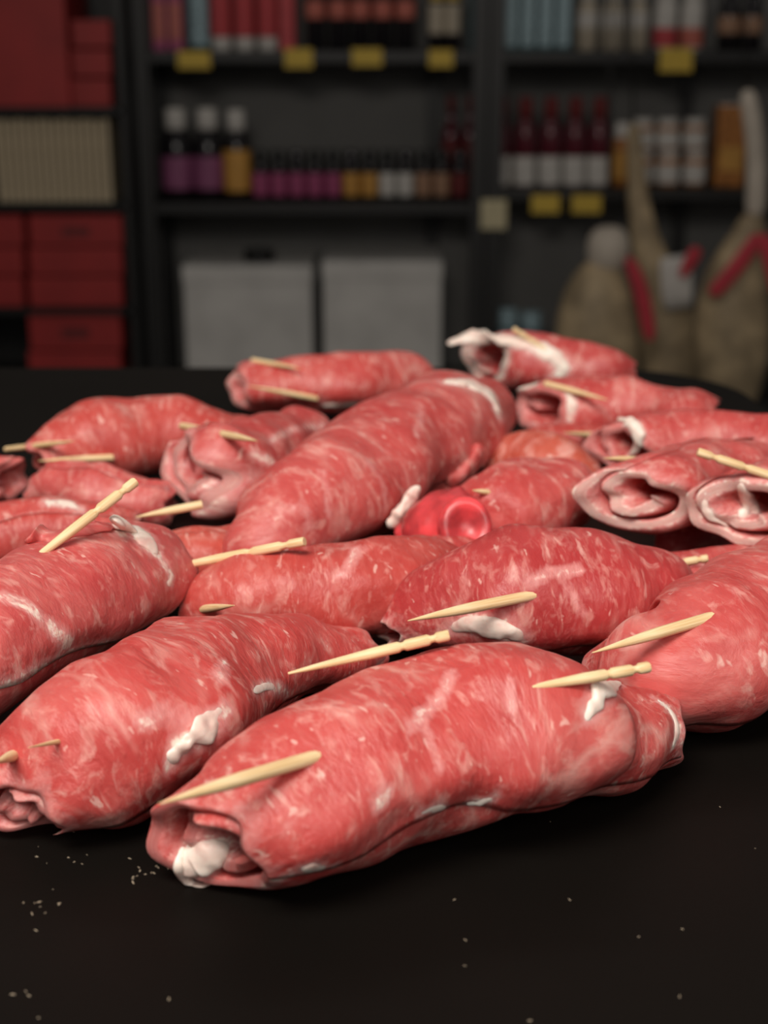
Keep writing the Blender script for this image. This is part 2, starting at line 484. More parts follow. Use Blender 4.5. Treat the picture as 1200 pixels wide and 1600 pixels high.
def hit(roll, px, py):
    d = ray(px, py); dn = d.normalized()
    p, nrm, i, dist = roll.bvh.ray_cast(CAM, dn)
    if p is None:
        # nearest surface point to the ray at the roll's depth
        q = at_depth(px, py, roll.depth)
        p2, nrm, i, dist = roll.bvh.find_nearest(q)
        z = depth_of(p2)
        return at_depth(px, py, z), nrm
    if nrm.dot(dn) > 0: nrm = -nrm
    return p, nrm

def strip(roll, pts, name='fat_edge', mat=None, label=None, flat=0.38, sink=0.62, lump=0.24, seed=3, free=False, nseg=14):
    """irregular strip of fat or a flap lying on the roll: pts are (px, py, half width px[, lift mm])"""
    C, R, NN = [], [], []
    for q in pts:
        p, nrm = hit(roll, q[0], q[1])
        lift = (q[3] if len(q) > 3 else 0.0) * 0.001
        z = depth_of(p)
        r = q[2] * z / FPX
        C.append(np.array(p + nrm * (lift - sink * r * flat))); R.append(r); NN.append(np.array(nrm))
    C = np.array(C); R = np.array(R); NN = np.array(NN)
    n = len(C); m = (n - 1) * 9 + 1
    x = np.linspace(0, n - 1, m)
    Q = np.vstack([2 * C[0] - C[1], C, 2 * C[-1] - C[-2]])
    CC = []
    for xx in x:
        i = min(int(xx), n - 2); u = xx - i
        w = np.array([-u + 2 * u**2 - u**3, 2 - 5 * u**2 + 3 * u**3, u + 4 * u**2 - 3 * u**3, -u**2 + u**3]) / 2
        CC.append(w @ Q[i:i + 4])
    CC = np.array(CC)
    RR = np.interp(x, np.arange(n), R)
    N2 = np.stack([np.interp(x, np.arange(n), NN[:, c]) for c in range(3)], -1)
    T = np.gradient(CC, axis=0); T /= np.linalg.norm(T, axis=1)[:, None] + 1e-9
    N2 -= T * (N2 * T).sum(1)[:, None]; N2 /= np.linalg.norm(N2, axis=1)[:, None] + 1e-9
    B = np.cross(T, N2)
    # rounded ends
    Ln = np.concatenate([[0], np.cumsum(np.linalg.norm(np.diff(CC, axis=0), axis=1))]); tot = Ln[-1]
    rm = R.mean()
    e0 = np.clip(Ln / (rm * 0.9), 0, 1); e1 = np.clip((tot - Ln) / (rm * 0.9), 0, 1)
    pr = np.sqrt(np.clip(1 - (1 - np.minimum(e0, e1)) ** 2, 0.02, 1))
    W1, W2 = Waves(seed + 50, 0.0075), Waves(seed + 90, 0.0028)
    V = []
    for i in range(m):
        for j in range(nseg):
            th = 2 * math.pi * j / nseg
            p = CC[i] + RR[i] * pr[i] * (B[i] * math.cos(th) + N2[i] * flat * math.sin(th))
            d = (p - CC[i])
            p = p + d * (lump * (W1(p[None])[0] + 0.75 * W2(p[None])[0]))
            V.append(p)
    V = np.array(V); V[:, 2] = np.maximum(V[:, 2], 0.0003)
    F = []
    for i in range(m - 1):
        for j in range(nseg):
            j2 = (j + 1) % nseg
            F.append((i * nseg + j, i * nseg + j2, (i + 1) * nseg + j2, (i + 1) * nseg + j))
    F.append(tuple(range(nseg))[::-1]); F.append(tuple(range((m - 1) * nseg, m * nseg)))
    o = mesh_obj(name, V - np.array(roll.loc), F, mat or FAT, roll.root)
    me = o.data
    bm = bmesh.new(); bm.from_mesh(me); bmesh.ops.recalc_face_normals(bm, faces=bm.faces); bm.to_mesh(me); bm.free()
    if mat is MEAT:
        a = me.attributes.new('fat', 'FLOAT', 'POINT'); a.data.foreach_set('value', [0.12] * len(V))
        ul = me.uv_layers.new(name='UVMap')
        for lp, u in zip(me.loops, ul.data):
            v = V[lp.vertex_index]; u.uv = (v[0] * 100, v[2] * 60 + v[1] * 100)
        o['tint'] = float(roll.tint)
    sm = o.modifiers.new('smooth', 'SUBSURF'); sm.levels = 1; sm.render_levels = 1
    if label: o['label'] = label
    if mat in (None, FAT) and hasattr(roll, 'V'): paint_fat(roll, CC, RR, 0.72)
    return o
def paint_fat(roll, CC, RR, val):
    for c, rr in zip(CC, RR):
        d = np.linalg.norm(roll.V - c[None], axis=1)
        roll.fat = np.maximum(roll.fat, val * np.exp(-(d / (1.25 * rr + 0.0008)) ** 4))
    roll.mesh.data.attributes['fat'].data.foreach_set('value', roll.fat.astype(np.float32))
def vein(roll, pts, val=0.72):
    """line or patch of fat in the surface itself: (px, py, half width px)"""
    C, R = [], []
    for i in range(len(pts) - 1):
        for x in np.linspace(0, 1, 8):
            q = [pts[i][j] * (1 - x) + pts[i + 1][j] * x for j in range(3)]
            p, n_ = hit(roll, q[0], q[1]); C.append(np.array(p)); R.append(q[2] * depth_of(p) / FPX)
    paint_fat(roll, C, R, val)

def pick(roll, tip, end, bury=0.006, r=0.00125, style='point', lift=(1.5, 0.0), depth=None, label=None, cap=0.014):
    """toothpick seen between two pixels; `end` is where it enters the meat unless style is 'carved' (then `end` is the free carved end)"""
    p0, n0 = hit(roll, *tip); p1, n1 = hit(roll, *end)
    p0 = at_depth(tip[0], tip[1], depth_of(p0) - lift[0] * 0.001)
    p1 = at_depth(end[0], end[1], depth_of(p1) - (lift[1] - (1.5 if style != 'carved' and bury > 0.0045 else 0.0)) * 0.001)
    free0 = style != 'carved'
    need = 0.0
    for x in np.linspace(0.12, 0.8, 9):
        q = p0.lerp(p1, x) if not free0 else p1.lerp(p0, x)
        d_ = (q - CAM).normalized()
        h_, _n, _i, _d = roll.bvh.ray_cast(CAM, d_)
        if h_ is not None:
            need = max(need, (depth_of(q) - depth_of(h_) + r * 0.8) / x)
    need = min(need, cap)
    if free0: p0 = at_depth(tip[0], tip[1], depth_of(p0) - need)
    else: p1 = at_depth(end[0], end[1], depth_of(p1) - need)
    if style == 'carved':
        # p0 enters, p1 free carved end
        d = (p1 - p0).normalized(); a = p0 - d * bury; b = p1
    else:
        d = (p1 - p0).normalized(); a = p0; b = p1 + d * bury
    L = (b - a).length
    prof = []
    if style == 'carved':
        # thick pointed shaft, waist, ring, waist, flat end
        vis = (p1 - p0).length; u = L - vis
        prof = [(0.0003, 0.0), (r * 0.55, u * 0.5), (r * 0.75, u), (r, u + vis * 0.30), (r, u + vis * 0.52),
                (r * 0.72, u + vis * 0.55), (r * 0.72, u + vis * 0.57), (r * 1.02, u + vis * 0.60), (r * 1.02, u + vis * 0.80),
                (r * 0.66, u + vis * 0.83), (r * 0.66, u + vis * 0.86), (r * 1.0, u + vis * 0.89), (r * 1.0, L - 0.0004), (r * 0.85, L)]
    else:
        tl = min(0.019, L * 0.62)
        prof = [(0.00012, 0.0), (r * 0.30, tl * 0.16), (r * 0.62, tl * 0.45), (r * 0.88, tl * 0.75), (r, tl), (r, L)]
    nn = 12; V, F = [], []
    for i, (rr, z) in enumerate(prof):
        for kk in range(nn):
            an = 2 * math.pi * kk / nn
            V.append((rr * math.cos(an) * 1.08, rr * math.sin(an) * 0.95, z))
    for i in range(len(prof) - 1):
        for kk in range(nn):
            k2 = (kk + 1) % nn
            F.append((i * nn + kk, i * nn + k2, (i + 1) * nn + k2, (i + 1) * nn + kk))
    F.append(tuple(reversed(range(nn)))); F.append(tuple(range((len(prof) - 1) * nn, len(prof) * nn)))
    o = mesh_obj('toothpick', V, F, WOOD, roll.root)
    es = o.modifiers.new('edges', 'EDGE_SPLIT'); es.split_angle = math.radians(50)
    o.location = a - roll.loc
    o.rotation_mode = 'QUATERNION'
    o.rotation_quaternion = d.to_track_quat('Z', 'Y')
    o['label'] = label or 'pale wooden toothpick'
    return o

# ------------------------------------------------------------------ the rolls, front to back
# front roll
r1 = meat_roll('long front meat roll, nearest the camera, with a white fat curl at its left end',
    [(326, 1324, 118), (405, 1292, 133), (560, 1214, 152), (740, 1154, 156), (850, 1146, 148), (898, 1152, 120), (1030, 1142, 74)],
    0.0, turns=1.9, t=0.28, seam=-22, twist=0.15, hand=1, cone=(-0.25, 0.1), cut=((0.5, -0.15), (0, 0)), fat_end=(0.2, 0.5), seed=11, tint=0.1, lump=0.0014, rows=110, na=120)
strip(r1, [(360, 1322, 12, 1), (336, 1328, 28, 2), (306, 1346, 30, 2), (290, 1366, 15, 1)], seed=1, flat=0.6, lump=0.10, sink=0.3, label='curled white fat')
strip(r1, [(284, 1322, 5, 1), (279, 1350, 8, 1.5), (292, 1380, 8, 1.5), (318, 1402, 7, 1), (342, 1410, 4, 1)], seed=3, flat=0.6, lump=0.08, sink=0.3, label='thin white fat rim')
strip(r1, [(968, 1068, 5, 0.6), (945, 1078, 18, 0.8), (930, 1100, 15, 0.5), (914, 1126, 7, 0)], seed=2, lump=0.3)
strip(r1, [(1025, 1092, 5), (1050, 1115, 9), (1058, 1140, 9), (1050, 1168, 5)], seed=4, flat=0.5, lump=0.05, sink=0.4)
strip(r1, [(470, 1358, 6), (487, 1356, 11), (502, 1356, 5)], seed=5, flat=0.35)
vein(r1, [(410, 1388, 6), (450, 1368, 8), (520, 1355, 6)])
vein(r1, [(590, 1262, 6), (603, 1235, 8)])
strip(r1, [(655, 1272, 4), (680, 1264, 8), (697, 1262, 4)], seed=7, flat=0.2)
strip(r1, [(728, 1256, 4), (750, 1254, 8), (770, 1248, 4)], seed=8, flat=0.2)
vein(r1, [(705, 1050, 5), (690, 1090, 5), (660, 1120, 8), (640, 1140, 4)], 0.6)
vein(r1, [(660, 1120, 4), (675, 1170, 3), (690, 1200, 3)], 0.5)
vein(r1, [(798, 1060, 3), (800, 1110, 4)], 0.5)
pick(r1, (248, 1256), (492, 1183), lift=(1, 0.3), r=0.00145, cap=0.03, label='pale pointed toothpick at the left end')
pick(r1, (535, 1032), (702, 992), style='carved', lift=(0.0, 1.0), bury=0.012, label='toothpick with a carved grooved end')
pick(r1, (868, 1068), (1015, 1042), style='carved', lift=(0.0, 1.0), bury=0.012, label='toothpick with a carved grooved end')

# lower left roll
r2 = meat_roll('big meat roll at lower left with a torn white fat edge',
    [(28, 1266, 78), (110, 1192, 122), (230, 1124, 140), (350, 1066, 108), (460, 1035, 78), (568, 1022, 42)],
    0.0, turns=2.0, t=0.28, seam=-52, twist=0.9, hand=1, cone=(-0.15, 0), cut=((0.3, 0), (0, 0)), fat_end=(0.45, 0.2), seed=12, tint=0.05, lump=0.0016, rows=110, na=120)
strip(r2, [(268, 1196, 10, 0), (288, 1165, 20, 1), (318, 1138, 22, 1), (352, 1106, 9, 0)], seed=9, lump=0.35)
vein(r2, [(225, 1130, 10), (270, 1110, 14), (300, 1120, 14)], 0.6)
vein(r2, [(350, 1030, 4), (345, 1060, 10)], 0.65)
strip(r2, [(395, 1080, 5), (425, 1072, 8), (450, 1085, 4)], seed=10, flat=0.3)
pick(r2, (-8, 1192), (22, 1180), lift=(2, 0.2))
pick(r2, (45, 1168), (95, 1158), lift=(0.4, 0.0), r=0.0006)

# left roll
r3 = meat_roll('pink meat roll at the left edge with an upright toothpick and white fat rim',
    [(-110, 1060, 108), (20, 985, 112), (150, 920, 106), (250, 888, 78)],
    0.008, turns=1.6, t=0.27, seam=5, twist=-1.0, hand=1, cone=(0, -0.1), cut=((0, 0), (0.1, 0)), fat_lip=0.85, seed=13, tint=0.8, rows=90, na=100)
strip(r3, [(178, 815, 12, 0.0), (202, 826, 22, 0.6), (228, 846, 20, 0.8), (246, 866, 8, 0.4)], seed=11, flat=0.36)
strip(r3, [(255, 880, 8), (268, 900, 9), (262, 915, 5)], seed=12, flat=0.4)
vein(r3, [(0, 930, 6), (40, 945, 8), (75, 975, 8), (105, 1008, 12)])
strip(r3, [(40, 850, 26, 0), (90, 838, 28, 1), (150, 825, 20, 1), (180, 822, 8, 0)], name='meat_flap', mat=MEAT, seed=13, flat=0.25)
pick(r3, (72, 860), (212, 752), style='carved', lift=(0, 1.0), bury=0.012, r=0.0014, label='upright toothpick with a carved end')

# centre row
r4 = meat_roll('orange-red tapering meat roll in the middle row, right of the pink left roll',
    [(285, 960, 40), (380, 935, 72), (500, 925, 80), (600, 916, 80), (700, 892, 58)],
    0.006, turns=1.6, t=0.28, seam=-60, hand=1, seed=14, tint=-0.3)
pick(r4, (285, 884), (476, 846), style='carved', lift=(0.5, 1.0), bury=0.01, r=0.0014, label='long toothpick with a carved end')
pick(r4, (366, 946), (318, 952), lift=(0.6, 0.0))
vein(r4, [(560, 860, 7), (545, 890, 4), (530, 900, 3)], 0.6)
r5 = meat_roll('dark red plump meat roll in the middle row with a toothpick over a fat pad',
    [(605, 988, 36), (680, 958, 74), (800, 937, 108), (910, 926, 109), (1000, 928, 86), (1040, 930, 55)],
    0.005, turns=1.7, t=0.27, seam=-50, twist=0.3, hand=1, cone=(-0.2, 0), cut=((0.3, 0), (0, 0)), pale=(0.7, 0.2), seed=15, tint=0.0, rows=90, na=100)
strip(r5, [(705, 985, 7), (740, 975, 16, 0.8), (785, 984, 20, 0.8), (818, 1000, 8)], seed=14, lump=0.12, flat=0.45, sink=0.4)
vein(r5, [(825, 915, 5), (860, 895, 6), (905, 890, 5)], 0.6)
vein(r5, [(875, 900, 4), (895, 930, 4), (910, 960, 3)], 0.5)
pick(r5, (637, 970), (822, 932), lift=(2.5, 1.0), r=0.00145, cap=0.03, label='pale toothpick across the left end')
r6 = meat_roll('large meat roll at the right edge, behind the right end of the front roll',
    [(935, 1048, 56), (1000, 1042, 88), (1062, 1040, 118), (1160, 998, 130), (1300, 930, 124)],
    0.0, turns=1.7, t=0.27, seam=-35, twist=0.3, hand=1, cone=(0.2, 0), cut=((0.0, 0), (0, 0)), seed=16, tint=0.4, rows=90, na=100)
pick(r6, (925, 1020), (1103, 967), lift=(1.0, 0.2), r=0.00145, cap=0.035, label='pale toothpick at the left end')

# third row
r7 = meat_roll('thick central meat roll slanting up to the right with a white fat cap',
    [(362, 876, 34), (412, 845, 74), (490, 792, 96), (600, 725, 100), (690, 674, 92), (742, 645, 70)],
    0.004, turns=1.6, t=0.28, seam=-38, twist=0.2, hand=1, seed=17, tint=0.35, rows=90, na=100)
strip(r7, [(694, 598, 8, 0.5), (728, 600, 18, 1), (760, 614, 22, 1), (778, 645, 13, 0.5)], seed=16, flat=0.42)
strip(r7, [(690, 778, 10, 1), (712, 745, 22, 2.5), (742, 718, 22, 2.5), (758, 708, 9, 1)], name='meat_flap', mat=MEAT, seed=17, flat=0.5)
for q in ([(500, 735, 3), (510, 770, 4), (515, 800, 3)], [(575, 720, 3), (600, 760, 3), (605, 790, 3)], [(660, 640, 3), (650, 680, 3)], [(430, 800, 4), (470, 790, 5), (480, 820, 4)]):
    vein(r7, q, 0.5)
r8 = meat_roll('meat roll with a smooth bright red knob end and a sliver of fat',
    [(715, 815, 62), (760, 802, 74), (820, 784, 80), (890, 768, 62)],
    0.009, turns=1.5, t=0.34, seam=150, hand=1, cone=(0.55, 0), cut=((0.35, 0), (0, 0)), pale=(0.0, 0.2), rndend=0.3, seed=18, tint=0.25)
KNOB = simple('wet_red_muscle', (0.62, 0.060, 0.068), 0.32, var=0.5, scale=110, bump=0.1)
KNOB.node_tree.nodes['Principled BSDF'].inputs['Subsurface Weight'].default_value = 0.4
KNOB.node_tree.nodes['Principled BSDF'].inputs['Subsurface Scale'].default_value = 0.004
kb = strip(r8, [(610, 830, 22, 2), (648, 834, 46, 3), (690, 832, 60, 4), (735, 824, 62, 4), (768, 814, 48, 1)], name='red_knob', mat=KNOB, flat=0.9, sink=0.1, lump=0.05, seed=40, label='smooth wet bright red knob', nseg=16)
kr = Roll(); kr.root = r8.root; kr.loc = r8.loc; kr.tint = 0; kr.depth = r8.depth
kr.bvh = BVHTree.FromPolygons([v.co + r8.loc for v in kb.data.vertices], [tuple(p.vertices) for p in kb.data.polygons])
def rolled_tip(px, py, rx, ry, hgt):
    p, nrm = hit(kr, px, py)
    nrm = (nrm + (CAM - p).normalized() * 0.8 + Vector((0.25, 0, 0))).normalized()
    m_ = depth_of(p) / FPX
    prof = [(0.0, 0.35), (0.16, 0.36), (0.34, 0.48), (0.52, 0.78), (0.68, 0.95), (0.82, 0.98), (0.93, 0.80), (1.0, 0.40), (1.0, -0.2), (0.9, -0.9)]
    o = lathe('rolled_tip', [(max(r_, 0.01), z_ * hgt / m_) for r_, z_ in prof], KNOB, r8.root, n=28, sx=rx, sy=ry)
    o.data.transform(Matrix.Scale(m_, 4))
    o.location = p - nrm * hgt * 0.35 - r8.loc
    o.rotation_mode = 'QUATERNION'; o.rotation_quaternion = nrm.to_track_quat('Z', 'Y')
    o['label'] = 'round rolled end of the red knob'
    bm = bmesh.new(); bm.from_mesh(o.data); bmesh.ops.recalc_face_normals(bm, faces=bm.faces); bm.to_mesh(o.data); bm.free()
    return p, nrm
rolled_tip(727, 824, 43, 50, 0.0042)
strip(r8, [(608, 825, 10, 0), (625, 800, 15, 1), (638, 770, 13, 2), (648, 750, 7, 3)], seed=18, flat=0.7, sink=0.3)
pick(r8, (738, 766), (760, 769), lift=(1, 0.1), r=0.0009, bury=0.002)
r9 = meat_roll('meat roll with an open folded fatty end, left of the thick central roll',
    [(295, 735, 76), (350, 735, 78), (420, 705, 60), (478, 674, 44)],
    0.009, turns=1.6, t=0.33, seam=170, hand=1, cone=(-0.15, 0), cut=((0.85, 0.1), (0, 0)), ell=0.12, phi=-30, fat_end=(0.5, 0), pale=(0.6, 0.2), seed=19, tint=0.15, rows=80, na=100)
vein(r9, [(400, 710, 7), (425, 722, 8), (440, 742, 6)], 0.8)
vein(r9, [(420, 690, 5), (460, 670, 5), (505, 665, 4)], 0.7)
pick(r9, (402, 689), (288, 666), style='point', lift=(1.5, 3.5), bury=0.002, r=0.0013, cap=0.03)
r10 = meat_roll('long smooth meat roll at back left with two thin toothpicks',
    [(60, 725, 50), (140, 695, 70), (240, 682, 70), (340, 690, 56), (410, 690, 36)],
    0.003, turns=1.5, t=0.3, seam=-60, hand=1, seed=20, tint=-0.2)
pick(r10, (116, 689), (10, 702), lift=(0.6, 1), bury=0.0, r=0.0011)
pick(r10, (60, 720), (172, 715), lift=(1, 0.8), r=0.0013, bury=0.001, cap=0.03)
r11 = meat_roll('farthest meat roll at back left with a red core in its pale left end',
    [(372, 606, 46), (440, 606, 48), (540, 600, 54), (635, 596, 44), (668, 600, 30)],
    0.003, turns=1.35, t=0.42, seam=-30, hand=1, cone=(-0.2, 0), cut=((0.55, 0), (0, 0)), fat_end=(0.2, 0), pale=(0.6, 0.2), seed=21, tint=-0.05)
strip(r11, [(500, 634, 4), (545, 632, 5), (590, 626, 4)], seed=21, flat=0.4)
pick(r11, (470, 576), (395, 563), lift=(0, 1), bury=0.0, r=0.0012)
pick(r11, (388, 603), (492, 622), lift=(1, 0), r=0.0012, bury=0.001)
# back right rows
r12 = meat_roll('highest meat roll at back right, wide open end rimmed with thick fat',
    [(755, 560, 48), (825, 566, 52), (915, 574, 48), (985, 586, 34)],
    0.006, turns=1.35, t=0.27, seam=140, hand=1, cone=(-0.3, 0), cut=((1.5, 0.1), (0, 0)), fat_end=(0.75, 0), pale=(0.6, 0.2), seed=22, tint=0.1)
strip(r12, [(700, 537, 7), (745, 526, 11, .4), (800, 532, 12, .4), (850, 548, 13, .4), (880, 574, 12, .4), (862, 594, 8)], seed=22, flat=0.5)
pick(r12, (852, 546), (802, 514), style='carved', lift=(0, 1), bury=0.004, r=0.0013)
r13 = meat_roll('back right meat roll with a hollow red end between two fat rims',
    [(836, 636, 48), (920, 634, 51), (1020, 636, 48), (1115, 646, 32)],
    0.01, turns=1.3, t=0.30, seam=100, hand=1, cone=(-0.5, 0), cut=((0.8, 0), (0, 0)), fat_end=(0.45, 0), pale=(0.5, 0.2), seed=23, tint=0.3)
strip(r13, [(885, 608, 6), (893, 630, 8, 0.5), (890, 655, 6)], seed=23, flat=0.5)
vein(r13, [(800, 628, 7), (808, 606, 9), (835, 597, 8)], 0.8)
pick(r13, (950, 625), (862, 602), lift=(1.0, 1.0), bury=0.003, r=0.0013)
r14 = meat_roll('right meat roll with a white fat fold in its end, above the spiral roll',
    [(965, 700, 52), (1040, 692, 54), (1140, 694, 54), (1260, 705, 50)],
    0.012, turns=1.4, t=0.26, seam=120, hand=1, cone=(-0.4, 0), cut=((0.7, 0), (0, 0)), fat_end=(0.3, 0), pale=(0.5, 0.2), seed=24, tint=0.35)
strip(r14, [(965, 655, 5), (990, 665, 10, 1), (998, 690, 10, 1), (985, 712, 5)], seed=25, flat=0.6)
r15 = meat_roll('meat roll showing a pale round spiral end towards the camera, right side',
    [(988, 778, 68), (1035, 766, 70), (1100, 738, 62), (1185, 720, 52)],
    0.02, turns=1.7, t=0.37, k=0.36, seam=110, hand=1, cone=(-0.25, 0), cut=((0.9, 0), (0, 0)), pale=(0.7, 0.2), seed=25, tint=0.45, rows=80, na=100)
pick(r15, (943, 716), (975, 717), lift=(1, 0.1), r=0.001)
r16 = meat_roll('meat roll at the right edge with a pale open end holding white fat',
    [(1152, 802, 76), (1200, 790, 80), (1330, 750, 74)],
    0.018, turns=1.6, t=0.34, seam=120, hand=1, cone=(-0.2, 0), cut=((0.8, 0), (0, 0)), pale=(0.7, 0.2), seed=26, tint=0.45, rows=80, na=100)
strip(r16, [(1160, 755, 8, 1), (1172, 790, 18, 1), (1155, 808, 10, 1)], seed=26, flat=0.7)
strip(r16, [(1098, 765, 5), (1105, 800, 7, 0.5), (1140, 822, 6, 0.5)], seed=27, flat=0.5)
pick(r16, (1260, 762), (1090, 706), style='carved', lift=(0, 1), bury=0.003, r=0.0014, label='toothpick with a blunt end')

# pieces seen in the gaps
r17 = meat_roll('small meat roll with a dark hollow end at the far left edge',
    [(20, 748, 40), (-40, 745, 44), (-120, 738, 40)],
    0.002, turns=1.4, t=0.32, seam=60, hand=1, cone=(-0.4, 0), cut=((-0.6, 0), (0, 0)), fat_end=(0.3, 0), seed=27, tint=0.2, rows=40)
r18 = meat_roll('pale ragged meat roll below the long back left roll',
    [(62, 768, 40), (120, 765, 52), (190, 775, 50), (270, 785, 38)],
    0.002, turns=1.5, t=0.3, seam=60, hand=1, fat_end=(0.3, 0), pale=(0.6, 0.3), seed=28, tint=0.5, lump=0.0018, rows=44)
r19 = meat_roll('orange meat roll with a pale fat patch behind the left roll',
    [(-60, 845, 54), (40, 830, 56), (130, 828, 52), (220, 830, 38)],
    0.002, turns=1.5, t=0.3, seam=50, hand=1, seed=29, tint=-0.1, rows=44)
strip(r19, [(68, 785, 6), (95, 785, 10), (125, 795, 7)], seed=28, flat=0.3)
r20 = meat_roll('flat folded red meat roll in the gap under the central roll',
    [(225, 890, 44), (290, 880, 58), (360, 872, 58), (430, 868, 44)],
    0.0, turns=1.5, t=0.3, seam=80, hand=1, seed=30, tint=-0.5, lump=0.0016, rows=44)
pick(r20, (212, 808), (296, 792), lift=(3, 2), bury=0.004, r=0.0014)
r21 = meat_roll('shaded orange meat roll behind the red knob roll',
    [(760, 725, 34), (820, 722, 46), (880, 735, 48), (935, 750, 36)],
    0.006, turns=1.5, t=0.3, seam=-60, hand=1, seed=31, tint=-0.9, rows=44)  # strong orange tint puts the shade of the lower layer into the colour
r22 = meat_roll('small red meat roll deep in the gap at back right with a thin toothpick',
    [(820, 695, 30), (890, 695, 36), (960, 700, 36)],
    0.002, turns=1.5, t=0.3, seam=-60, hand=1, seed=32, tint=-0.5, rows=40)
pick(r22, (880, 676), (930, 680), lift=(1.2, 0.1), r=0.0012)
r23 = meat_roll('dark purplish meat roll in shadow between the two round ends at right',
    [(1025, 842, 44), (1080, 838, 54), (1150, 825, 50)],
    0.0, turns=1.5, t=0.3, seam=60, hand=1, seed=33, tint=0.3, rows=40)
r24 = meat_roll('low red meat roll in the gap right of the plump dark red roll',
    [(990, 912, 50), (1050, 910, 54), (1120, 906, 54), (1200, 900, 48)],
    0.002, turns=1.5, t=0.3, seam=60, hand=1, seed=34, tint=0.1, rows=40)
pick(r24, (1020, 886), (1106, 872), style='carved', lift=(1.0, 1.0), bury=0.004, r=0.0012, label='toothpick with a dark splintered end')
r25 = meat_roll('low red meat roll under the red knob end with a toothpick in shadow',
    [(590, 910, 48), (670, 900, 58), (740, 893, 58), (820, 885, 48)],
    0.002, turns=1.5, t=0.3, seam=60, hand=1, seed=35, tint=-0.1, rows=40)
pick(r25, (628, 902), (722, 890), lift=(1.5, 1.0), bury=0.004, r=0.0014, label='toothpick in shadow')

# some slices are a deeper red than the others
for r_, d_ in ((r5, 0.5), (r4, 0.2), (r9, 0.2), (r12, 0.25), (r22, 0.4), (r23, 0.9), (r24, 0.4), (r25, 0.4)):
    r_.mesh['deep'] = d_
# ------------------------------------------------------------------ shop shelves behind
SY = 4.0                                             # front of the shelving
def zpx(py, y=SY): return at_y(600, py, y).z
def xpx(px, py, y=SY): return at_y(px, py, y).x
BLACK = simple('black_steel', (0.009, 0.0085, 0.008), 0.45, scale=12)
PANEL = simple('grey_back_panel', (0.14, 0.137, 0.13), 0.7, scale=5)
YEL = simple('yellow_card', (0.62, 0.42, 0.05), 0.6)
CREAMCARD = simple('cream_card', (0.55, 0.48, 0.30), 0.6)
RED = simple('red_carton', (0.34, 0.020, 0.019), 0.55, scale=10)
DRED = simple('dark_red_print', (0.14, 0.012, 0.012), 0.6)
CREAM = simple('cream_carton', (0.52, 0.42, 0.28), 0.7)
GREYBOX = simple('pale_grey_carton', (0.60, 0.58, 0.55), 0.7, scale=8)
GLASS_D = simple('dark_glass', (0.012, 0.010, 0.012), 0.12)
GLASS_T = simple('teal_glass', (0.05, 0.10, 0.11), 0.12)
GLASS_W = simple('red_wine_glass', (0.10, 0.010, 0.020), 0.12)
WHITE = simple('white_print', (0.60, 0.57, 0.53), 0.6)
MAG = simple('magenta_label', (0.38, 0.065, 0.17), 0.6)
PURP = simple('purple_label', (0.27, 0.075, 0.17), 0.6)
AMB = simple('amber_label', (0.60, 0.30, 0.06), 0.6)
ORG = simple('orange_brown_label', (0.36, 0.20, 0.12), 0.6)
PINKR = simple('red_label', (0.55, 0.06, 0.07), 0.6)
BLUE = simple('pale_blue_print', (0.30, 0.42, 0.46), 0.5, var=0.5, scale=90)
BEIGE = simple('beige_label', (0.50, 0.43, 0.33), 0.6)
ORC = simple('orange_red_cap', (0.55, 0.14, 0.10), 0.5)
SKIN = simple('ham_rind', (0.36, 0.27, 0.16), 0.6, var=0.5, scale=14, bump=0.4)
BONE = simple('ham_fat_end', (0.55, 0.48, 0.40), 0.6, scale=20)
STRAP = simple('red_ribbon', (0.50, 0.03, 0.05), 0.6)
ROPE = simple('hemp_rope', (0.40, 0.34, 0.26), 0.8, scale=60)
AMBJ = simple('amber_preserve', (0.40, 0.15, 0.03), 0.35, var=0.5, scale=50)

BACK = WALL_Y - 0.02
def shelf_unit(label, px0, px1, boards, posts):
    x0, x1 = xpx(px0, 320), xpx(px1, 320)
    e = empty('shelf_unit', ((x0 + x1) / 2, SY + 0.16, FLOOR_Z), label, 'shelf')
    ox, oy, oz = e.location
    for b in boards:
        z = zpx(b)
        box_obj('shelf_board', (x0 - ox, x1 - ox, SY - oy, BACK - oy, z - 0.028 - oz, z - oz), BLACK, e, bev=0.002)
    box_obj('back_panel', (x0 - ox, x1 - ox, BACK - oy, BACK - oy + 0.012, 0.05, 1.9), PANEL, e)
    for p, f_ in posts:
        x = xpx(p, 320); yy = SY - 0.022 if f_ else BACK - 0.03
        box_obj('upright', (x - ox - 0.019, x - ox + 0.019, yy - oy, yy - oy + 0.022, 0.0, 1.95), BLACK, e)
    return e
shelf_unit('black steel shelf unit with bottles and white cartons, middle of the background', 223, 757, (80, 318, 612), ((233, 1), (746, 1), (233, 0), (682, 0)))
shelf_unit('black steel shelf unit with wine bottles behind the hanging hams', 759, 1330, (80, 296, 612), ((771, 1), (1240, 1), (771, 0), (1100, 0)))
ZT, ZM, ZM2, ZL = zpx(80), zpx(318), zpx(296), zpx(612)

